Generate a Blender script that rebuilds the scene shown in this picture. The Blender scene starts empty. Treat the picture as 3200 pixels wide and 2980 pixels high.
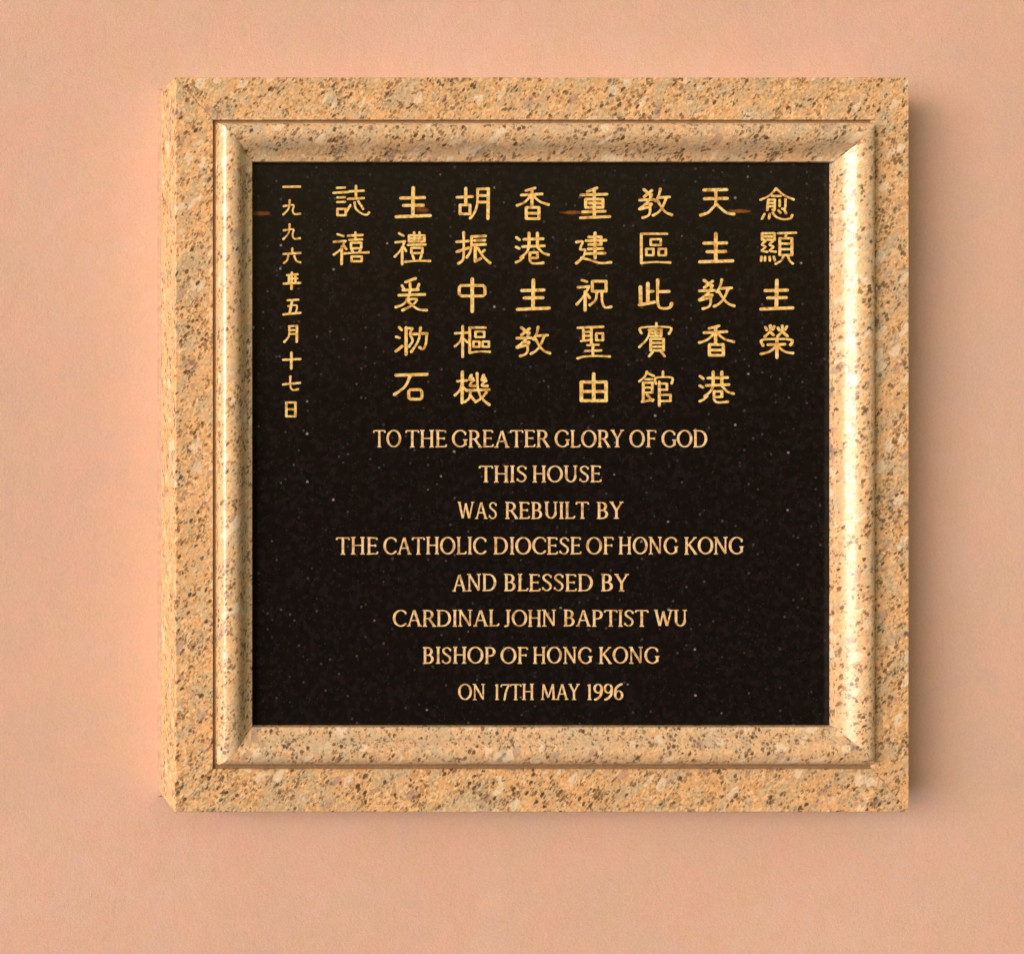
import bpy, math, random
from mathutils import Vector, geometry
random.seed(7)
S = bpy.context.scene
COL = S.collection

# ------------------------------------------------------------------ scale and camera
# photograph measured in its own 3200 x 2980 pixels on the plane of the frame's front face
U = 0.0002618            # metres per pixel on that plane (frame about 0.60 m wide)
VX, VY, DIST = -500.0, 1255.0, 4050.0   # foot of the perpendicular from the lens, and its distance
BASE = 1.60              # height of the picture centre above ground
def W(x, y, z=0.0):      # plane coordinates + height in front of the frame face -> world
    return Vector(((x-1600)*U, -z*U, (1490-y)*U + BASE))
def true(x, y, z):       # where a point seen at pixel x, y really is if it lies z in front of the face
    k = (DIST - z)/DIST
    return VX + (x-VX)*k, VY + (y-VY)*k

cd = bpy.data.cameras.new('camera'); cam = bpy.data.objects.new('camera', cd); COL.objects.link(cam)
cam.location = W(VX, VY, DIST); cam.rotation_euler = (math.radians(90), 0, 0)
cd.sensor_width = 36; cd.lens = 36*DIST/3200
cd.shift_x = (1600-VX)/3200; cd.shift_y = -(1490-VY)/3200
cd.clip_start = 0.02; cd.clip_end = 500
S.camera = cam

# ------------------------------------------------------------------ daylight (soft, from the left)
SUN_AZ, SUN_EL = 54.0, 4.0        # degrees left of the wall's normal, degrees above the horizon
d = Vector((-math.sin(math.radians(SUN_AZ)), -math.cos(math.radians(SUN_AZ)), math.tan(math.radians(SUN_EL)))).normalized()
w = bpy.data.worlds.new('World'); S.world = w; w.use_nodes = True
nt = w.node_tree; nt.nodes.clear()
sky = nt.nodes.new('ShaderNodeTexSky'); sky.sky_type = 'NISHITA'; sky.sun_disc = False
sky.sun_elevation = math.radians(SUN_EL); sky.sun_rotation = math.atan2(d.x, d.y)
sky.air_density = 1.4; sky.dust_density = 5.0; sky.ozone_density = 0.0
bg = nt.nodes.new('ShaderNodeBackground'); bg.inputs['Strength'].default_value = 0.15
out = nt.nodes.new('ShaderNodeOutputWorld')
nt.links.new(sky.outputs[0], bg.inputs[0]); nt.links.new(bg.outputs[0], out.inputs[0])
sl = bpy.data.lights.new('sun', 'SUN'); sl.energy = 1.0; sl.angle = math.radians(28); sl.color = (1.0, 0.99, 0.975)
sun = bpy.data.objects.new('sun', sl); COL.objects.link(sun)
sun.rotation_euler = d.to_track_quat('Z', 'Y').to_euler()
S.view_settings.view_transform = 'Standard'; S.view_settings.look = 'None'
S.view_settings.exposure = 1.34; S.view_settings.gamma = 1.0

# ------------------------------------------------------------------ material helpers
class NT:
    def __init__(s, name):
        s.m = bpy.data.materials.new(name); s.m.use_nodes = True
        s.t = s.m.node_tree; s.b = s.t.nodes['Principled BSDF']
    def n(s, typ, **kw):
        o = s.t.nodes.new('ShaderNode'+typ)
        for k, v in kw.items(): setattr(o, k, v)
        return o
    def l(s, a, b): s.t.links.new(a, b)
    def math(s, op, a, b=None, clamp=False):
        o = s.n('Math', operation=op, use_clamp=clamp)
        for i, v in enumerate((a, b)):
            if v is None: continue
            if isinstance(v, (int, float)): o.inputs[i].default_value = v
            else: s.l(v, o.inputs[i])
        return o.outputs[0]
    def ramp(s, fac, stops, mode='LINEAR'):
        o = s.n('ValToRGB'); o.color_ramp.interpolation = mode
        e = o.color_ramp.elements
        while len(e) < len(stops): e.new(0.5)
        for q, (p, c) in zip(e, stops):
            q.position = p; q.color = (c[0], c[1], c[2], 1) if not isinstance(c, (int, float)) else (c, c, c, 1)
        s.l(fac, o.inputs[0]); return o.outputs[0]
    def mix(s, f, a, b, mode='MIX'):
        o = s.n('Mix', data_type='RGBA', blend_type=mode)
        for i, v in ((0, f), (6, a), (7, b)):
            if isinstance(v, (int, float)): o.inputs[i].default_value = v
            elif isinstance(v, tuple): o.inputs[i].default_value = (*v, 1)
            else: s.l(v, o.inputs[i])
        return o.outputs[2]
    def coords(s, scale, rot=0.0, rnd=False):
        tc = s.n('TexCoord'); v = tc.outputs['Object']
        if rnd:
            oi = s.n('ObjectInfo'); cx = s.n('CombineXYZ')
            for i, k in enumerate((3.1, 1.7, 2.3)): s.l(s.math('MULTIPLY', oi.outputs['Random'], k), cx.inputs[i])
            a = s.n('VectorMath', operation='ADD'); s.l(v, a.inputs[0]); s.l(cx.outputs[0], a.inputs[1]); v = a.outputs[0]
        mp = s.n('Mapping'); mp.inputs['Rotation'].default_value = (0, rot, 0)
        sc = scale if isinstance(scale, tuple) else (scale,)*3
        mp.inputs['Scale'].default_value = (1, 1, 1)
        s.l(v, mp.inputs[0])
        m2 = s.n('Mapping'); m2.inputs['Scale'].default_value = sc
        s.l(mp.outputs[0], m2.inputs[0])
        return m2.outputs[0]
    def noise(s, v, scale, detail=3, rough=0.55, dist=0.0):
        o = s.n('TexNoise'); s.l(v, o.inputs['Vector'])
        o.inputs['Scale'].default_value = scale; o.inputs['Detail'].default_value = detail
        o.inputs['Roughness'].default_value = rough; o.inputs['Distortion'].default_value = dist
        return o.outputs[0], o.outputs[1]
    def voro(s, v, scale, rand=1.0):
        o = s.n('TexVoronoi'); s.l(v, o.inputs['Vector']); o.inputs['Scale'].default_value = scale
        o.inputs['Randomness'].default_value = rand
        sep = s.n('SeparateColor'); s.l(o.outputs['Color'], sep.inputs[0])
        return o.outputs['Distance'], sep.outputs[0], sep.outputs[1], sep.outputs[2]
    def warp(s, v, scale, amt):
        f, c = s.noise(v, scale, 2)
        sub = s.n('VectorMath', operation='SUBTRACT'); s.l(c, sub.inputs[0]); sub.inputs[1].default_value = (.5, .5, .5)
        mu = s.n('VectorMath', operation='SCALE'); s.l(sub.outputs[0], mu.inputs[0]); mu.inputs['Scale'].default_value = amt
        ad = s.n('VectorMath', operation='ADD'); s.l(v, ad.inputs[0]); s.l(mu.outputs[0], ad.inputs[1])
        return ad.outputs[0]
    def set(s, **kw):
        for k, v in kw.items():
            i = s.b.inputs[k.replace('_', ' ')]
            if hasattr(v, 'is_output'): s.l(v, i)
            elif isinstance(v, tuple): i.default_value = (*v, 1)
            else: i.default_value = v
    def bump(s, h, strength, dist):
        o = s.n('Bump'); o.inputs['Strength'].default_value = strength; o.inputs['Distance'].default_value = dist
        s.l(h, o.inputs['Height']); s.l(o.outputs[0], s.b.inputs['Normal'])

# granite: all texture scales are in picture pixels (1 unit = 1 px)
def granite(name, rough, spec, bump=0.0, pale=0.16):
    t = NT(name)
    base = t.coords((1/U, 1/U, 1/U), rnd=True)
    st = t.coords((1/U, 1/U, 0.60/U), rot=math.radians(-38), rnd=True)   # grains drawn out along a slant
    g = t.warp(st, 1/10, 8)
    _, r1, r2, r3 = t.voro(g, 1/9)
    col = t.ramp(r1, [(0, (.36, .20, .08)), (.14, (.60, .34, .13)), (.32, (.74, .43, .20)), (.50, (.84, .50, .29)),
                      (.66, (.86, .60, .34)), (.80, (.60, .44, .25)), (.90, (.40, .34, .22)), (1, (.90, .78, .58))], 'CONSTANT')
    _, s1, s2, s3 = t.voro(t.warp(st, 1/7, 4), 1/5)
    col = t.mix(.60, col, t.ramp(s1, [(0, (.24, .15, .07)), (.16, (.52, .30, .12)), (.42, (.78, .46, .22)), (.72, (.90, .64, .36)), (1, (.98, .86, .66))]))
    # broad drifts: orange, grey-green
    n1, _ = t.noise(st, 1/60, 4, .65, .5)
    col = t.mix(t.math('MULTIPLY', t.ramp(n1, [(.47, 0.), (.59, 1.)]), .68), col, t.mix(s2, (.27, .25, .18), (.70, .66, .54)))
    n2, _ = t.noise(base, 1/90, 3, .6, .8)
    col = t.mix(t.math('MULTIPLY', t.ramp(n2, [(.5, 0.), (.66, 1.)]), .55), col, t.mix(s3, (.64, .37, .12), (.92, .55, .34)))
    col = t.mix(pale, col, (.72, .65, .55))
    col = t.mix(1.0, col, (.98, .965, .90), 'MULTIPLY')
    # dark mica flecks gathered in streaks
    cl, _ = t.noise(st, 1/44, 4, .65)
    for sc, lo_, amt, dk in ((1/10, .825, .92, (.05, .03, .015)), (1/6, .80, .80, (.12, .075, .035))):
        dd, q1, q2, q3 = t.voro(t.warp(st, 1/8, 6), sc)
        thr = t.math('ADD', q1, t.math('MULTIPLY', t.math('SUBTRACT', cl, .5), 1.9))
        mica = t.math('MULTIPLY', t.ramp(thr, [(lo_, 0.), (lo_+.05, 1.)]), t.ramp(dd, [(.45, 1.), (.62, 0.)]))
        col = t.mix(t.math('MULTIPLY', mica, amt), col, t.mix(q2, dk, (.30, .20, .11)))
    # a few lilac and milky crystals
    _, m1, m2, m3 = t.voro(g, 1/21)
    col = t.mix(t.math('MULTIPLY', t.ramp(m1, [(.965, 0.), (.97, 1.)]), .45), col, (.34, .24, .25))
    col = t.mix(t.math('MULTIPLY', t.ramp(m2, [(.945, 0.), (.95, 1.)]), .5), col, (.90, .84, .72))
    rv, _ = t.noise(base, 1/30, 4, .65)
    rf = t.math('ADD', t.math('MULTIPLY', t.ramp(rv, [(.38, 0.), (.66, 1.)]), .16), rough)
    t.set(Base_Color=col, Roughness=rf, Specular_IOR_Level=spec)
    if bump: t.bump(t.noise(base, 1/5, 3)[0], bump, 0.0006)
    return t.m
M_RAIL = granite('yellow_granite_rail', .40, .35, .12)
M_MOULD = granite('yellow_granite_polished', .26, .85, .04, .34)  # stronger pale mix: sheen of the polish put into the base colour

t = NT('black_granite')
c = t.coords(1/U)
f, fc = t.noise(c, 1/22, 4, .7)
col = t.mix(f, (.003, .003, .0035), (.013, .0105, .0095))
_, h1, h2, h3 = t.voro(t.warp(c, 1/10, 8), 1/13)
col = t.mix(t.math('MULTIPLY', t.ramp(h1, [(.72, 0.), (.78, 1.)]), .5), col, t.mix(h2, (.011, .016, .013), (.022, .012, .019)))
for sc, dens, size, top in ((1/8, .84, .42, (.030, .030, .036)), (1/14, .94, .36, (.11, .10, .125)), (1/42, .88, .12, (.55, .54, .58))):
    dv, a1, a2, a3 = t.voro(t.warp(c, 1/5, 4), sc)
    fl = t.math('MULTIPLY', t.ramp(a1, [(dens, 0.), (dens+.02, 1.)]), t.ramp(dv, [(size*.5, 1.), (size, 0.)]))
    col = t.mix(t.math('MULTIPLY', fl, t.math('ADD', t.math('MULTIPLY', a2, .7), .1)), col, top)
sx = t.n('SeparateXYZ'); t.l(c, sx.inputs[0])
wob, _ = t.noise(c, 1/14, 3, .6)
for px_, py_, rx_, ry_, am in ((822, 664, 44, 12, .6), (1798, 661, 50, 9, .65), (2322, 657, 62, 9, .65), (1330, 652, 34, 14, .55), (1840, 664, 28, 8, .6)):  # warm lamp reflections in the polish, painted into the tablet colour as soft ellipses
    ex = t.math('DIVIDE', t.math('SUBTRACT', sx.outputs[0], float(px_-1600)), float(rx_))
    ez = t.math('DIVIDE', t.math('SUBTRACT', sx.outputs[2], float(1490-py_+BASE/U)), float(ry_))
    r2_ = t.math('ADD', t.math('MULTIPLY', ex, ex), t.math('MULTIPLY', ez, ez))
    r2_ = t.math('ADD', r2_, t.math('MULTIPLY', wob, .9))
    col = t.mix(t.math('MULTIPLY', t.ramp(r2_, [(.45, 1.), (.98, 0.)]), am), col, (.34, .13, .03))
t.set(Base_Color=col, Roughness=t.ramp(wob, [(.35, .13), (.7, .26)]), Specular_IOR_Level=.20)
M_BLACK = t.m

def gold(name, dark, a, b):
    t = NT(name); c = t.coords(1/U, rnd=True)
    f, _ = t.noise(c, 1/11, 4, .7)
    g, _ = t.noise(c, 1/26, 3, .6, .5)
    col = t.mix(t.ramp(f, [(.40, 0.), (.58, 1.)]), a, b)
    col = t.mix(t.math('MULTIPLY', t.ramp(g, [(.54, 0.), (.66, 1.)]), .75), col, dark)
    t.set(Base_Color=col, Roughness=t.ramp(f, [(.3, .30), (.7, .55)]), Metallic=.15)
    t.bump(f, .5, .0004)
    return t.m
M_GOLD = gold('gold_leaf_warm', (.44, .20, .04), (.84, .50, .12), (1.0, .88, .42))
M_GOLD2 = gold('gold_leaf_pale', (.46, .25, .09), (.80, .53, .25), (1.0, .86, .56))

t = NT('grout'); c = t.coords(1/U)
t.set(Base_Color=t.mix(t.noise(c, 1/12, 3)[0], (.17, .11, .06), (.38, .27, .17)), Roughness=.9)
M_GROUT = t.m

t = NT('sealant'); c = t.coords(1/U)
t.set(Base_Color=t.mix(t.noise(c, 1/20, 3)[0], (.30, .20, .15), (.62, .46, .38)), Roughness=.8)
M_SEAL = t.m

t = NT('pink_painted_render'); c = t.coords(1/U)
big, _ = t.noise(c, 1/620, 3, .5, .3)
mid, _ = t.noise(c, 1/60, 4, .6)
fine, _ = t.noise(c, 1/9, 3, .7)
col = t.mix(t.ramp(big, [(.36, 0.), (.64, 1.)]), (.690, .515, .485), (.630, .470, .435))
blot, _ = t.noise(c, 1/150, 3, .5, .6)
col = t.mix(t.math('MULTIPLY', t.ramp(blot, [(.42, 0.), (.58, 1.)]), .55), col, (.72, .475, .415))
blo2, _ = t.noise(t.coords(1/(U*1.03)), 1/110, 3, .5, .9)
col = t.mix(t.math('MULTIPLY', t.ramp(blo2, [(.48, 0.), (.60, 1.)]), .45), col, (.64, .505, .39))
col = t.mix(t.math('MULTIPLY', t.ramp(mid, [(.35, 0.), (.65, 1.)]), .14), col, (.56, .38, .32))
col = t.mix(t.math('MULTIPLY', t.ramp(fine, [(.38, 0.), (.62, 1.)]), .22), col, (.84, .68, .60))
grit, _ = t.noise(c, 1/5, 2, .7)
col = t.mix(t.math('MULTIPLY', t.ramp(grit, [(.45, 0.), (.70, 1.)]), .30), col, (.48, .32, .27))
t.set(Base_Color=col, Roughness=.85, Specular_IOR_Level=.2)
t.bump(t.math('ADD', mid, t.math('ADD', t.math('MULTIPLY', fine, .6), t.math('MULTIPLY', grit, .5))), .38, .0014)
M_WALL = t.m

# ------------------------------------------------------------------ object helpers
def link(name, verts, faces, mat, parent=None, mesh=None, smooth=False):
    if mesh is None:
        mesh = bpy.data.meshes.new(name); mesh.from_pydata([tuple(v) for v in verts], [], faces)
        mesh.materials.append(mat); mesh.validate(); mesh.update()
        if smooth:
            for p in mesh.polygons: p.use_smooth = True
    o = bpy.data.objects.new(name, mesh); COL.objects.link(o)
    if parent: o.parent = parent
    return o

# ------------------------------------------------------------------ wall
ZWALL = -190
wy = -ZWALL*U
hw, lo, hi = 3.2, -1.6, 3.0
nx, nz = 64, 46
vs = []; fs = []
for j in range(nz+1):
    for i in range(nx+1):
        x = -hw + 2*hw*i/nx; z = lo + BASE*0 + (hi-lo)*j/nz + .8
        vs.append((x, wy, z))
for j in range(nz):
    for i in range(nx):
        a = j*(nx+1)+i; fs.append((a, a+1, a+nx+2, a+nx+1))
wall = link('wall', vs, fs, M_WALL); wall['kind'] = 'structure'

# ------------------------------------------------------------------ plaque
plaque = bpy.data.objects.new('commemorative_plaque', None); COL.objects.link(plaque)
plaque.empty_display_size = .05
plaque['label'] = 'black granite plaque with gold inscription in square yellow granite frame on pink wall'
plaque['category'] = 'plaque'

def ring_part(name, outer, inner, prof, mat, parent, gap=0.0, closed=True, sharp=None):
    """four mitred lengths; prof = [(t 0 outer..1 inner, height)], one object each"""
    ox0, oy0, ox1, oy1 = outer; ix0, iy0, ix1, iy1 = inner
    oc = [(ox0, oy0), (ox1, oy0), (ox1, oy1), (ox0, oy1)]
    ic = [(ix0, iy0), (ix1, iy0), (ix1, iy1), (ix0, iy1)]
    for k in range(4):
        k2 = (k+1) % 4
        ends = []
        for kk, other in ((k, k2), (k2, k)):
            row = []
            ln = math.hypot(oc[other][0]-oc[kk][0], oc[other][1]-oc[kk][1])
            ux, uy = (oc[other][0]-oc[kk][0])/ln, (oc[other][1]-oc[kk][1])/ln
            for tt, h in prof:
                x = oc[kk][0]+(ic[kk][0]-oc[kk][0])*tt + ux*gap
                y = oc[kk][1]+(ic[kk][1]-oc[kk][1])*tt + uy*gap
                row.append(W(x, y, h))
            ends.append(row)
        n = len(prof); vs = ends[0]+ends[1]
        fs = [(i, (i+1) % n, n+(i+1) % n, n+i) for i in range(n if closed else n-1)]
        fs += [tuple(range(n))[::-1], tuple(range(n, 2*n))]
        o = link(name, vs, fs, mat, parent, smooth=True)
        me = o.data
        import bmesh
        bm = bmesh.new(); bm.from_mesh(me); bmesh.ops.recalc_face_normals(bm, faces=bm.faces)
        for e in bm.edges:
            if len(e.link_faces) == 2 and e.link_faces[0].normal.angle(e.link_faces[1].normal, 0) > math.radians(32): e.smooth = False
        bm.to_mesh(me); bm.free()

RO = (548.6, 242, 2841, 2537); RI = (666, 375, 2728, 2402)
rw = 117
ring_part('frame_rail', RO, RI,
          [(0, ZWALL+2), (0, -3), (.006, -1.2), (.018, 0), (.985, 0), (.995, -1.0), (1, -3), (1, -70), (.6, ZWALL+2)],
          M_RAIL, plaque, gap=.8)
ring_part('sealant_bead', (539, 233, 2850, 2546), (549.2, 242.6, 2840.4, 2536.4), [(0, ZWALL-2), (0, ZWALL+1), (.35, ZWALL+5), (.8, ZWALL+10), (1, ZWALL+11), (1, ZWALL-2)], M_SEAL, plaque)
MO = (677, 387, 2716, 2384); MI = (789, 506, 2609, 2271)
prof = [(0, -70), (0, 10), (.012, 18), (.04, 26), (.08, 32.5), (.13, 37), (.20, 40), (.28, 41.5), (.36, 41.5), (.44, 39.5), (.51, 36), (.57, 31.5),
        (.63, 26), (.69, 19.5), (.75, 13.5), (.81, 8.5), (.87, 4.8), (.93, 2.2), (.975, .8), (.993, -.6), (1, -4), (1, -70)]
ring_part('frame_moulding', MO, MI, prof, M_MOULD, plaque, gap=.6)
ring_part('mortar_joint', (666.5, 375.5, 2727.5, 2401.5), (677, 387, 2716, 2384), [(0, -70), (0, -10), (1, -8), (1, -70)], M_GROUT, plaque)

ZT = -22
x0, y0, x1, y1 = 789.5, 506.5, 2608.5, 2270.5
c8 = [W(x0, y0, ZT), W(x1, y0, ZT), W(x1, y1, ZT), W(x0, y1, ZT), W(x0, y0, -70), W(x1, y0, -70), W(x1, y1, -70), W(x0, y1, -70)]
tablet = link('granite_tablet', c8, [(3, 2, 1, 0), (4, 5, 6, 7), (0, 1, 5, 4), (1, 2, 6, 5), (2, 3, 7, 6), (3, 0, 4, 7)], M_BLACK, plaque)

# ------------------------------------------------------------------ lettering
def smooth_pts(p, n=4):
    if len(p) < 3: return p
    q = [p[0]]+list(p)+[p[-1]]; o = []
    for i in range(1, len(q)-2):
        a, b, c_, d_ = q[i-1:i+3]
        for k in range(n):
            t_ = k/n
            o.append(tuple(.5*((2*b[j])+(-a[j]+c_[j])*t_+(2*a[j]-5*b[j]+4*c_[j]-d_[j])*t_**2+(-a[j]+3*b[j]-3*c_[j]+d_[j])*t_**3) for j in (0, 1)))
    o.append(p[-1]); return o

def stroke_polys(pts, w0, curve=True, flare=0.12, taper=None):
    """pieces (quads and joint discs) that together cover one stroke"""
    P = smooth_pts(pts) if curve else list(pts)
    L = [0]
    for a, b in zip(P, P[1:]): L.append(L[-1]+math.hypot(b[0]-a[0], b[1]-a[1]))
    T = max(L[-1], 1e-6); R = []
    for l in L:
        u = l/T; e = abs(2*u-1)
        f = 1-flare*.6+flare*1.8*e**4
        if taper: f *= taper[0]+(taper[1]-taper[0])*u
        R.append(w0*.5*f)
    out_ = []
    for i in range(len(P)-1):
        (ax, ay), (bx, by) = P[i], P[i+1]; l = math.hypot(bx-ax, by-ay)
        if l < 1e-6: continue
        nx_, ny_ = -(by-ay)/l, (bx-ax)/l; ra, rb = R[i], R[i+1]
        out_.append([(ax+nx_*ra, ay+ny_*ra), (ax-nx_*ra, ay-ny_*ra), (bx-nx_*rb, by-ny_*rb), (bx+nx_*rb, by+ny_*rb)])
    for i, (x, y) in enumerate(P):
        end = i in (0, len(P)-1); k = 8
        r = R[i]*(1.0 if not end else .98); ph = .3927
        out_.append([(x+r*math.cos(ph+6.28318*j/k), y+r*math.sin(ph+6.28318*j/k)) for j in range(k)])
    return out_

def glyph_mesh(name, polys, mat, h=1.6):
    """planar union of the pieces, given thickness h (px); coordinates: x right, y down"""
    vs, fs = [], []
    for p in polys:
        area = sum(p[i][0]*p[(i+1) % len(p)][1]-p[(i+1) % len(p)][0]*p[i][1] for i in range(len(p)))
        if area < 0: p = p[::-1]
        fs.append(list(range(len(vs), len(vs)+len(p)))); vs += [Vector(q) for q in p]
    V, E, F, ov, oe, of = geometry.delaunay_2d_cdt(vs, [], fs, 0, 1e-4, True)
    keep = [f for f, o_ in zip(F, of) if o_]
    cnt = {}
    for f in keep:
        for i in range(len(f)):
            a, b = f[i], f[(i+1) % len(f)]
            k = (min(a, b), max(a, b)); cnt.setdefault(k, []).append((a, b))
    n = len(V)
    verts = [(v.x*U, -h*U, -v.y*U) for v in V]+[(v.x*U, .6*U, -v.y*U) for v in V]
    faces = [tuple(f) for f in keep]
    for k, l in cnt.items():
        if len(l) == 1:
            a, b = l[0]; faces.append((b, a, a+n, b+n))
    me = bpy.data.meshes.new(name); me.from_pydata(verts, [], faces); me.validate()
    import bmesh
    bm = bmesh.new(); bm.from_mesh(me)
    bmesh.ops.delete(bm, geom=[v for v in bm.verts if not v.link_faces], context='VERTS')
    bmesh.ops.recalc_face_normals(bm, faces=bm.faces)
    if sum(f.normal.y*f.calc_area() for f in bm.faces if abs(f.normal.y) > .9) > 0:
        bmesh.ops.reverse_faces(bm, faces=bm.faces)
    bm.to_mesh(me); bm.free(); me.materials.append(mat); return me

def rect(a, b, c_, d_): return [[(a, b), (c_, b)], [(a, d_), (c_, d_)], [(a, b), (a, d_)], [(c_, b), (c_, d_)]]
def bar(*p): return [list(p)]

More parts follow.
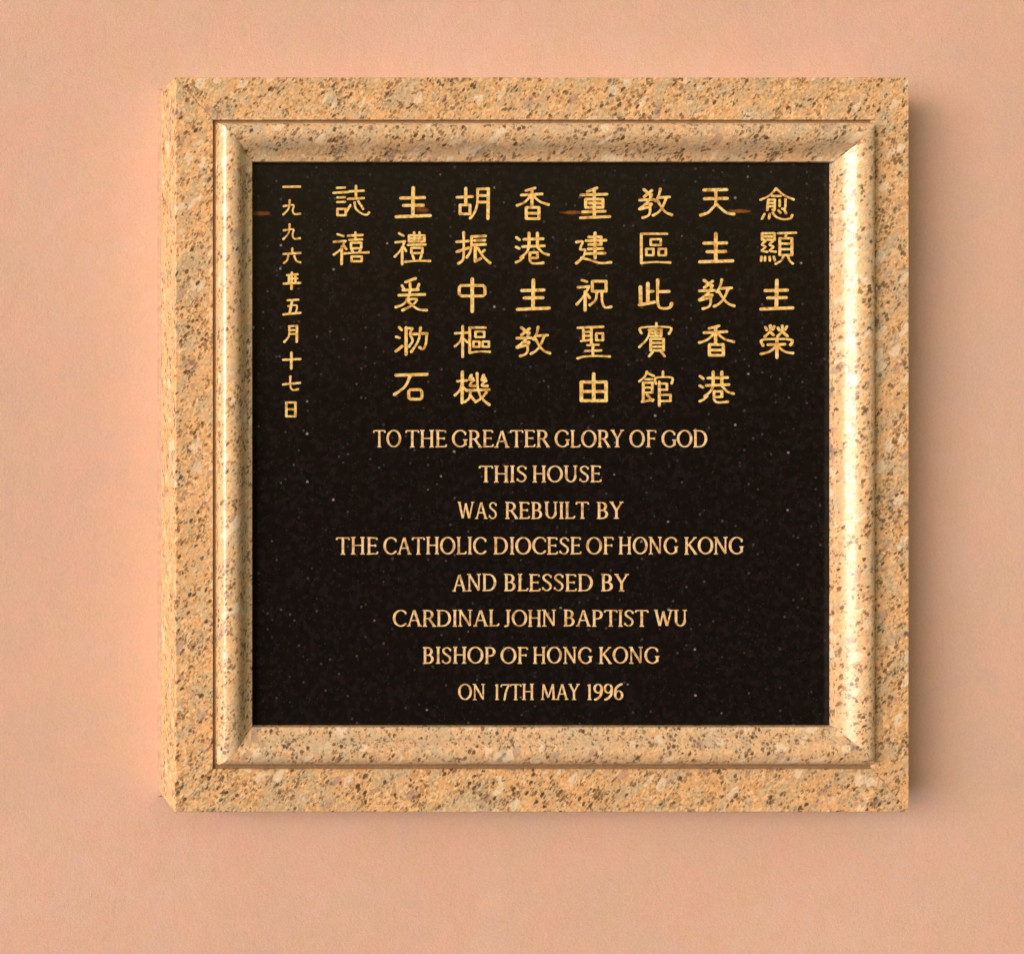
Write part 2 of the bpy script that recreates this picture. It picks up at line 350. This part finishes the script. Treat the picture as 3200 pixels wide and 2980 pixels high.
# strokes in the pixel coordinates of six enlargements of the photograph
A = (2140, 540, 2.9857); B = (1940, 540, 2.4357); C_ = (1740, 540, 2.4357); D_ = (1560, 540, 2.4357)
E_ = (1360, 540, 2.4357); F_ = (1180, 540, 2.4357); G = (800, 540, 2.3136)
W_ = 8.5
CH = {
'tian': (A, [[(178,162),(390,158)],[(182,243),(395,240)],[(288,165),(286,290),(258,328),(215,372),(148,396)],[(288,288),(330,328),(390,376),(455,386)]]),
'zhu1': (A, [[(288,568),(288,828)],[(178,658),(388,655)],[(207,738),(380,735)],[(138,832),(445,822)]]),
'jiao': (A, [[(178,1003),(252,1062)],[(258,1012),(180,1072)],[(135,1102),(275,1098)],[(255,1052),(222,1115),(135,1186)],[(190,1142),(255,1138),(236,1166)],[(238,1162),(240,1215),(220,1250),(168,1268)],[(138,1190),(225,1168)],
             [(343,998),(330,1055),(298,1112)],[(325,1080),(436,1074)],[(402,1085),(365,1170),(320,1220),(272,1246)],[(318,1112),(362,1180),(405,1222),(458,1242)]]),
'xiang': (A, [[(318,1428),(225,1452)],[(178,1492),(390,1482)],[(286,1440),(286,1590)],[(268,1502),(210,1556),(135,1584)],[(304,1502),(370,1552),(455,1576)]]+rect(228,1602,358,1702)+[[(228,1654),(358,1654)]]),
'yu': (A, [[(850,148),(790,212),(705,252)],[(850,148),(920,208),(1012,250)],[(812,218),(892,218)],[(778,252),(768,348)],[(778,252),(838,252)],[(838,252),(836,345),(818,345)],[(778,284),(838,284)],[(778,314),(838,314)],
           [(884,255),(884,312)],[(938,246),(934,332),(908,336)],[(742,385),(718,430)],[(790,385),(784,428)],[(818,372),(850,412),(920,436),(985,424),(1000,396)],[(872,352),(890,374)],[(930,352),(944,380)]]),
'xian': (A, rect(720,566,835,626)+[[(720,596),(835,596)],[(748,640),(718,672),(752,692),(716,728),(768,738)],[(818,640),(788,672),(826,692),(790,728),(846,738)],
             [(714,784),(710,822)],[(747,784),(746,820)],[(790,784),(792,820)],[(830,784),(838,820)],[(868,566),(1035,560)],[(948,566),(935,606)]]+rect(885,612,998,768)+[[(885,662),(998,662)],[(885,714),(998,714)],[(918,778),(900,818),(846,850)],[(962,780),(975,818),(1006,848)]]),
'zhu2': (A, [[(857,1003),(853,1264)],[(748,1100),(955,1095)],[(772,1168),(945,1165)],[(708,1272),(1005,1260)]]),
'rong': (A, [[(796,1426),(790,1482),(745,1528)],[(792,1482),(826,1514)],[(752,1440),(763,1466)],[(832,1434),(818,1462)],[(907,1428),(905,1480),(864,1526)],[(907,1482),(955,1524)],[(868,1446),(880,1468)],[(950,1434),(932,1466)],
             [(728,1610),(728,1556),(985,1556),(985,1606)],[(775,1604),(932,1600)],[(858,1562),(858,1724)],[(846,1622),(790,1668),(710,1690)],[(870,1622),(930,1668),(1006,1682)]]),
'gang': (B, [[(602,1548),(626,1566)],[(600,1620),(624,1632)],[(600,1738),(632,1722),(655,1700)],[(702,1515),(702,1614)],[(768,1515),(768,1614)],[(662,1562),(812,1558)],[(650,1618),(822,1612)],[(700,1622),(682,1662),(638,1700)],[(768,1620),(808,1664),(855,1680)],
             [(712,1664),(768,1662)],[(768,1662),(768,1704)],[(712,1706),(768,1704)],[(710,1664),(708,1718),(732,1746),(812,1742)]]),
'qu': (B, [[(350,465),(155,465)],[(155,465),(155,686)],[(155,688),(250,680),(375,684)]]+rect(227,506,303,550)+rect(193,580,247,628)+rect(288,580,341,628)),
'ci': (B, [[(148,868),(150,998)],[(205,842),(205,992)],[(210,905),(243,902)],[(140,1006),(255,984)],[(280,816),(280,985),(305,1030),(370,1026),(386,995)],[(285,905),(366,904)]]),
'bin': (B, [[(270,1145),(270,1176)],[(156,1220),(156,1178),(370,1176),(366,1224)],[(212,1196),(310,1194)],[(222,1198),(200,1262),(140,1326)],[(226,1218),(308,1218)],[(266,1196),(266,1242)],[(308,1196),(306,1244)],[(226,1243),(306,1241)]]+rect(226,1264,324,1352)+[[(226,1294),(324,1294)],[(226,1323),(324,1323)],[(244,1360),(214,1396)],[(304,1360),(332,1396)]]),
'guan': (B, [[(198,1514),(180,1552),(140,1586)],[(202,1524),(250,1546)],[(186,1572),(238,1570)],[(170,1596),(170,1738)],[(170,1598),(240,1596)],[(240,1596),(238,1672)],[(170,1634),(240,1634)],[(170,1672),(238,1672)],[(160,1742),(246,1726)],[(198,1690),(242,1736)],
             [(320,1512),(320,1550)],[(266,1604),(266,1560),(386,1558),(386,1602)],[(292,1590),(292,1772)],[(292,1604),(350,1604)],[(350,1604),(350,1650)],[(292,1650),(350,1650)],[(292,1690),(378,1690)],[(378,1690),(376,1734)],[(292,1737),(378,1735)]]),
'zhong4': (C_, [[(304,116),(230,144)],[(182,170),(380,164)],[(284,134),(284,336)]]+rect(218,202,350,264)+[[(218,232),(350,232)],[(196,298),(366,294)],[(178,344),(402,334)]]),
'jian': (C_, [[(290,458),(290,650)],[(242,490),(336,488)],[(336,488),(336,546)],[(222,518),(372,514)],[(242,547),(338,546)],[(238,580),(348,578)],[(224,616),(366,612)],[(150,528),(196,526),(176,582),(214,588),(200,640),(148,688)],[(188,648),(250,664),(330,688),(410,682)]]),
'zhu4': (C_, [[(190,818),(228,830)],[(160,872),(246,866)],[(242,870),(206,936),(152,1000)],[(215,905),(214,1046)],[(232,926),(248,952)]]+rect(270,826,374,902)+[[(304,906),(294,968),(250,1006)],[(342,906),(344,980),(366,1024),(412,1020)]]),
'sheng': (C_, [[(158,1180),(352,1172)],[(202,1180),(202,1274)],[(262,1180),(262,1300)],[(202,1210),(262,1210)],[(202,1241),(262,1241)],[(184,1280),(266,1270)]]+rect(300,1222,350,1274)+[[(232,1312),(318,1308)],[(216,1356),(336,1352)],[(274,1306),(274,1394)],[(158,1412),(210,1398),(300,1394),(402,1398)]]),
'you': (C_, rect(186,1592,374,1734)+[[(186,1664),(374,1664)],[(280,1530),(280,1734)]]),
'hu': (E_, [[(164,188),(282,182)],[(232,118),(232,242)]]+rect(188,246,264,314)+[[(320,125),(404,122)],[(322,125),(320,226),(302,296),(266,346)],[(404,122),(400,350)],[(320,174),(403,174)],[(320,224),(402,224)]]),
'zhen': (E_, [[(216,455),(216,622),(206,668),(176,690)],[(162,526),(252,520)],[(164,602),(252,572)],[(276,486),(382,482)],[(276,486),(270,588),(240,644)],[(296,516),(378,514)],[(276,549),(382,546)],[(304,556),(304,674)],[(304,674),(346,652)],[(324,576),(366,640),(416,686)],[(374,590),(348,614)]]),
'zhong1': (E_, [[(182,872),(182,924),(200,938),(362,938),(378,924),(378,872),(362,858),(198,858),(182,872)],[(281,808),(281,1056)]]),
'shu': (E_, [[(150,1222),(250,1216)],[(208,1168),(208,1402)],[(204,1240),(186,1286),(150,1320)],[(214,1262),(244,1290)],[(382,1178),(262,1178)],[(262,1178),(262,1368)],[(262,1370),(330,1360),(414,1362)]]+rect(306,1208,372,1250)+rect(290,1284,336,1324)+rect(360,1284,408,1324)),
'ji': (E_, [[(168,1586),(240,1580)],[(206,1514),(204,1750)],[(202,1612),(186,1654),(150,1692)],[(212,1634),(238,1656)],[(274,1540),(258,1574),(288,1578),(262,1618),(300,1622)],[(368,1540),(352,1578),(380,1582),(354,1618),(396,1622)],[(282,1560),(292,1580)],[(376,1560),(386,1584)],[(234,1656),(410,1650)],[(318,1526),(324,1640),(354,1716),(410,1764)],[(268,1662),(258,1714),(224,1742)],[(268,1696),(296,1730)],[(388,1672),(350,1716),(306,1742)]]),
'li': (F_, [[(162,462),(196,480)],[(134,530),(208,522)],[(204,526),(178,584),(130,638)],[(186,566),(186,696)],[(200,566),(216,596)],[(278,455),(278,524)],[(318,455),(318,524)]]+rect(238,478,356,524)+[[(238,501),(356,501)],[(230,550),(364,546)]]+rect(256,572,340,612)+[[(264,626),(276,660)],[(334,626),(322,660)],[(210,678),(300,670),(398,672)]]),
'yuan': (F_, [[(288,804),(212,832)],[(184,858),(200,884)],[(246,842),(248,880)],[(314,848),(300,886)],[(192,893),(308,890)],[(160,932),(358,926)],[(246,896),(236,944),(198,998),(138,1022)],[(222,966),(296,962),(268,1004),(190,1046)],[(234,984),(286,1026),(320,1042),(372,1046)]]),
'le': (F_, [[(164,1176),(182,1196)],[(140,1248),(166,1256)],[(138,1358),(186,1320)],[(216,1178),(216,1382)],[(218,1182),(264,1184)],[(262,1186),(246,1228),(266,1276),(238,1322)],[(268,1228),(376,1222)],[(374,1222),(366,1300),(344,1342),(318,1328)],[(326,1180),(310,1276),(256,1362)]]),
'shi': (F_, [[(138,1540),(376,1534)],[(246,1546),(208,1626),(128,1686)],[(236,1664),(236,1710),(250,1722),(322,1722),(336,1710),(336,1664),(322,1650),(248,1650),(236,1664)]]),
'zhi': (G, [[(584,110),(642,108)],[(560,146),(666,140)],[(586,180),(642,178)],[(586,213),(644,211)]]+rect(588,262,648,308)+[[(722,96),(722,186)],[(670,136),(778,130)],[(664,190),(778,184)],[(682,234),(656,278)],[(712,216),(722,262),(764,296),(800,304),(816,288)],[(738,206),(752,228)],[(760,238),(774,262)]]),
'xi': (G, [[(588,444),(632,458)],[(562,500),(648,494)],[(642,496),(612,552),(562,592)],[(620,532),(618,660)],[(636,530),(652,552)],[(718,432),(718,480)],[(664,456),(770,450)],[(674,486),(766,482)]]+rect(686,506,760,546)+[[(690,556),(702,574)],[(756,556),(744,574)],[(640,584),(720,578),(812,576)]]+rect(690,606,764,640)),
}
DT = {
'yi': [[(197,103),(318,101)]],
'jiu': [[(200,242),(270,234),(264,274),(280,300),(318,296)],[(243,200),(236,258),(197,302)]],
'liu': [[(262,548),(262,578)],[(198,588),(320,580)],[(232,602),(224,632),(202,652)],[(276,602),(292,638),(320,648)]],
'nian': [[(224,740),(300,734)],[(238,740),(236,796)],[(284,738),(284,796)],[(236,768),(298,764)],[(200,802),(320,796)],[(258,722),(256,840)]],
'wu': [[(228,922),(306,918)],[(262,922),(242,1016)],[(234,964),(294,960),(286,1014)],[(197,1024),(320,1012)]],
'yue': [[(238,1110),(298,1106)],[(240,1110),(238,1178),(204,1222)],[(296,1106),(294,1222)],[(238,1138),(295,1136)],[(238,1166),(295,1164)]],
'shi10': [[(195,1352),(320,1346)],[(256,1300),(254,1415)]],
'qi': [[(195,1530),(318,1518)],[(248,1472),(248,1546),(268,1570),(302,1564)]],
'ri': rect(219,1660,284,1760)+[[(219,1708),(284,1708)]],
}
def add_glyph(strokes, img, wid, name, mat, dst=None, flare=.20):
    x0_, y0_, k = img
    S_ = [[(x0_+x/k, y0_+y/k) for x, y in st_] for st_ in strokes]
    xs = [p[0] for s_ in S_ for p in s_]; ys = [p[1] for s_ in S_ for p in s_]
    bx = (min(xs), min(ys), max(xs), max(ys))
    if dst:
        sx = (dst[2]-dst[0])/(bx[2]-bx[0]); sy = (dst[3]-dst[1])/(bx[3]-bx[1])
        S_ = [[(dst[0]+(x-bx[0])*sx, dst[1]+(y-bx[1])*sy) for x, y in s_] for s_ in S_]; bx = dst
    ks = (DIST-ZT)/DIST
    cx, cy = (bx[0]+bx[2])/2, (bx[1]+bx[3])/2
    polys = []
    for s_ in S_:
        loc = [((x-cx)*ks, (y-cy)*ks) for x, y in s_]
        n = len(S_); ww = wid*(1.0 if n < 9 else .88 if n < 14 else .76)
        ln = sum(math.hypot(b[0]-a[0], b[1]-a[1]) for a, b in zip(loc, loc[1:]))
        horiz = len(loc) == 2 and abs(loc[1][0]-loc[0][0]) > 3*abs(loc[1][1]-loc[0][1])
        closed = len(loc) > 4 and loc[0] == loc[-1]
        dot = ln < 14
        polys += stroke_polys(loc, ww*(.92 if horiz else 1.0)*(1.1 if dot else 1), curve=len(loc) > 2 and not closed,
                              flare=0 if closed or dot else flare*(min(1, ln/45)))
    me = glyph_mesh(name, polys, mat)
    tx, ty = true(cx, cy, ZT)
    o = link(name, None, None, None, tablet, mesh=me); o.location = W(tx, ty, ZT)
    return o
def box(img, a, b, c_, d_): return (img[0]+a/img[2], img[1]+b/img[2], img[0]+c_/img[2], img[1]+d_/img[2])
for k, (img, st_) in CH.items():
    add_glyph(st_, img, W_, 'chinese_character', M_GOLD)
for k, dst in (('jiao', box(B, 142, 124, 386, 342)), ('jiao', box(D_, 134, 1174, 384, 1394)), ('xiang', box(D_, 136, 116, 374, 350)),
               ('gang', box(D_, 128, 460, 374, 690)), ('zhu2', box(D_, 138, 816, 380, 1040)), ('zhu2', box(F_, 140, 114, 400, 336))):
    img, st_ = CH[k]; add_glyph(st_, img, W_, 'chinese_character', M_GOLD, dst)
for k, st_ in DT.items():
    add_glyph(st_, G, 5.8, 'chinese_character', M_GOLD, flare=.25)
add_glyph(DT['jiu'], G, 5.8, 'chinese_character', M_GOLD, box(G, 197, 374, 316, 480), flare=.25)

# Latin capitals: unit cap height 100, y down from cap line 0 to baseline 100
TK, TN = 11.0, 6.6          # thick and thin stroke widths
def arc(cx, cy, rx, ry, a0, a1, n=14):
    return [(cx+rx*math.cos(math.radians(a0+(a1-a0)*i/n)), cy+ry*math.sin(math.radians(a0+(a1-a0)*i/n))) for i in range(n+1)]
def serif(x, y, l=9): return ('s', (x-l, y), (x+l, y))
def vs_(x, a=0, b=100, w_=TK, top=True, bot=True):
    r = [('k', w_, (x, a+4), (x, b-4))]
    if top: r.append(serif(x, a+3.5, 7.5+w_/4))
    if bot: r.append(serif(x, b-3.5, 7.5+w_/4))
    return r
def bowl(cx, cy, rx, ry, a0, a1, n=16):
    """contrast curve: thick where it runs upright"""
    return [('b', p, abs(math.cos(math.radians(a0+(a1-a0)*i/n)))) for i, p in enumerate(arc(cx, cy, rx, ry, a0, a1, n))]
FONT = {
'I': (26, vs_(13)),
'T': (66, vs_(33, top=False)+[('k', TN, (4, 5), (62, 5)), ('k', 7, (4, 5), (2, 17)), ('k', 7, (62, 5), (64, 17))]),
'O': (82, [('B', bowl(41, 50, 34, 46, 0, 360, 30))]),
'H': (72, vs_(13)+vs_(59)+[('k', TN, (13, 48), (59, 48))]),
'E': (58, vs_(13)+[('k', TN, (13, 5), (50, 5)), ('k', TN, (13, 48), (44, 48)), ('k', TN, (13, 95), (52, 95)), ('k', 7, (50, 5), (51, 16)), ('k', 7, (52, 95), (55, 83)), ('k', 7, (44, 42), (44, 55))]),
'F': (54, vs_(13)+[('k', TN, (13, 5), (49, 5)), ('k', TN, (13, 49), (43, 49)), ('k', 7, (49, 5), (51, 17)), ('k', 7, (43, 43), (43, 56))]),
'L': (54, vs_(13)+[('k', TN, (13, 95), (48, 95)), ('k', 7, (48, 95), (52, 82))]),
'G': (78, [('B', bowl(42, 50, 35, 46, -42, -318, 26)), ('k', TK, (68, 58), (68, 88)), serif(68, 57, 11), ('k', 7, (68, 18), (68, 30)), ('k', TN, (64, 86), (69, 84))]),
'C': (70, [('B', bowl(41, 50, 34, 46, -44, -316, 24)), ('k', 7, (66, 14), (66, 28)), ]),
'R': (68, vs_(13)+[('k', TN, (13, 5), (30, 5)), ('B', bowl(30, 28, 20, 23, -90, 90, 14)), ('k', TN, (13, 51), (32, 51)), ('k', TK, (34, 52), (60, 94)), serif(60, 96.5, 8)]),
'A': (74, [('k', TN, (35, 5), (10, 95)), ('k', TK, (37, 5), (63, 95)), ('k', TN, (20, 64), (54, 64)), serif(9, 96.5, 9), serif(64, 96.5, 10)]),
'Y': (66, [('k', TK, (9, 5), (33, 52)), ('k', TN, (58, 5), (34, 52)), ('k', TK, (33, 50), (33, 96)), serif(9, 3.5, 9), serif(58, 3.5, 9), serif(33, 96.5, 12)]),
'D': (78, vs_(13)+[('k', TN, (13, 5), (34, 5)), ('B', bowl(34, 50, 34, 45, -90, 90, 18)), ('k', TN, (13, 95), (34, 95))]),
'S': (54, [('S', [(45, 16), (35, 6), (22, 6), (11, 16), (12, 32), (27, 46), (42, 60), (45, 78), (35, 93), (20, 95), (8, 85)]), ('k', 7, (46, 10), (46, 24)), ('k', 7, (7, 77), (7, 91))]),
'U': (74, [('k', TK, (14, 4), (14, 62)), ('B', bowl(37, 62, 23, 33, 180, 0, 14)), ('k', TN, (60, 4), (60, 62)), serif(14, 3.5, 12), serif(60, 3.5, 10)]),
'W': (100, [('k', TK, (10, 4), (30, 95)), ('k', TN, (48, 14), (32, 95)), ('k', TK, (48, 10), (68, 95)), ('k', TN, (90, 4), (70, 95)), serif(10, 3.5, 9), serif(90, 3.5, 9)]),
'B': (62, vs_(13)+[('k', TN, (13, 5), (28, 5)), ('B', bowl(28, 27, 18, 22, -90, 90, 12)), ('k', TN, (13, 49), (30, 49)), ('B', bowl(30, 72, 21, 23, -90, 90, 12)), ('k', TN, (13, 95), (30, 95))]),
'N': (76, [('k', TN, (12, 4), (12, 96)), ('k', TK, (12, 6), (62, 94)), ('k', TN, (62, 4), (62, 94)), serif(10, 3.5, 9), serif(12, 96.5, 10), serif(62, 3.5, 10)]),
'K': (68, vs_(13)+[('k', TN, (56, 5), (18, 50)), ('k', TK, (26, 42), (60, 95)), serif(57, 3.5, 8), serif(61, 96.5, 8)]),
'J': (34, [('k', TK, (20, 4), (20, 78)), ('c', 9, [(20, 76), (18, 92), (4, 98)]), serif(20, 3.5, 12)]),
'P': (60, vs_(13)+[('k', TN, (13, 5), (30, 5)), ('B', bowl(30, 29, 20, 24, -90, 90, 14)), ('k', TN, (13, 53), (30, 53))]),
'M': (90, [('k', TN, (14, 4), (10, 96)), ('k', TK, (15, 6), (44, 86)), ('k', TN, (72, 6), (45, 86)), ('k', TK, (73, 4), (78, 96)), serif(10, 96.5, 9), serif(78, 96.5, 11)]),
'1': (34, [('k', TK, (18, 4), (18, 96)), serif(18, 96.5, 10), ('k', 8, (18, 6), (8, 14))]),
'7': (54, [('k', TN, (6, 6), (50, 6)), ('c', TK*.9, [(50, 6), (34, 46), (24, 98)]), ('k', 7, (6, 6), (5, 20))]),
'9': (54, [('B', bowl(27, 30, 20, 26, 0, 360, 22)), ('c', 12, [(47, 32), (44, 66), (28, 88), (10, 98)])]),
'6': (54, [('B', bowl(27, 70, 20, 26, 0, 360, 22)), ('c', 12, [(7, 68), (10, 34), (26, 12), (44, 2)])]),
}
def quad(a, b, wa, wb=None):
    wb = wb or wa; l = math.hypot(b[0]-a[0], b[1]-a[1]); nx_, ny_ = -(b[1]-a[1])/l/2, (b[0]-a[0])/l/2
    return [(a[0]+nx_*wa, a[1]+ny_*wa), (a[0]-nx_*wa, a[1]-ny_*wa), (b[0]-nx_*wb, b[1]-ny_*wb), (b[0]+nx_*wb, b[1]+ny_*wb)]
def disc(p, r, k=8): return [(p[0]+r*math.cos(.39+6.28318*j/k), p[1]+r*math.sin(.39+6.28318*j/k)) for j in range(k)]
_mesh = {}
def letter_mesh(ch, hpx, sx):
    key = (ch, round(hpx), round(sx, 2))
    if key in _mesh: return _mesh[key]
    P = []
    for e in FONT[ch][1]:
        if e[0] == 'k': P.append(quad(e[2], e[3], e[1]))
        elif e[0] == 's': P.append(quad(e[1], e[2], 6))
        elif e[0] == 'c': P += stroke_polys(e[2], e[1], True, 0)
        elif e[0] == 'S':
            q = smooth_pts(e[1], 3); n = len(q)-1
            ws = [TN+(TK-TN)*math.exp(-((i/n-.5)/.2)**2) for i in range(n+1)]
            for i in range(n): P.append(quad(q[i], q[i+1], ws[i], ws[i+1]))
            P += [disc(q[i], ws[i]/2) for i in range(n+1)]
        elif e[0] == 'B':
            q = e[1]
            for i in range(len(q)-1):
                wa, wb = [TN+(TK+1-TN)*q[j][2]**1.3 for j in (i, i+1)]
                if q[i][1] != q[i+1][1]: P.append(quad(q[i][1], q[i+1][1], wa, wb))
                P.append(disc(q[i][1], wa/2))
            P.append(disc(q[-1][1], wb/2))
    k = (DIST-ZT)/DIST*hpx/100; cx = FONT[ch][0]/2
    P = [[((x-cx)*k*sx, (y-50)*k) for x, y in p] for p in P]
    _mesh[key] = glyph_mesh('capital_letter' if ch.isalpha() else 'numeral', P, M_GOLD2)
    return _mesh[key]
LINES = [
 (1343, 1398, [('TO',1168,1252),('THE',1269,1395),('GREATER',1414,1715),('GLORY',1735,1946),('OF',1968,2049),('GOD',2069,2209)]),
 (1454, 1507, [('THIS',1499,1645),('HOUSE',1665,1877)]),
 (1567, 1621, [('WAS',1431,1552),('REBUILT',1579,1838),('BY',1866,1945)]),
 (1677, 1732, [('THE',1052,1180),('CATHOLIC',1199,1518),('DIOCESE',1543,1815),('OF',1833,1916),('HONG',1934,2117),('KONG',2140,2321)]),
 (1792, 1847, [('AND',1415,1551),('BLESSED',1576,1852),('BY',1879,1962)]),
 (1904, 1957, [('CARDINAL',1229,1558),('JOHN',1578,1736),('BAPTIST',1762,2023),('WU',2045,2146)]),
 (2020, 2073, [('BISHOP',1322,1548),('OF',1566,1647),('HONG',1666,1849),('KONG',1872,2058)]),
 (2135, 2186, [('ON',1433,1516),('17TH',1545,1667),('MAY',1692,1809),('1996',1834,1946)]),
]
for ya, yb, words in LINES:
    h = yb-ya
    for word, xa, xb in words:
        tot = sum(FONT[c_][0] for c_ in word)+4*(len(word)-1)-6
        s_ = (xb-xa)/tot          # px per font unit
        x = xa-3*s_
        for c_ in word:
            wd = FONT[c_][0]; cx = x+wd*s_/2
            nm = 'capital_letter' if c_.isalpha() else 'numeral'
            o = link(nm, None, None, None, tablet, mesh=letter_mesh(c_, h, round(s_/(h/100)/.04)*.04))
            tx, ty = true(cx+random.uniform(-.5, .5), (ya+yb)/2+random.uniform(-.6, .6), ZT)
            o.location = W(tx, ty, ZT)
            x += (wd+4)*s_
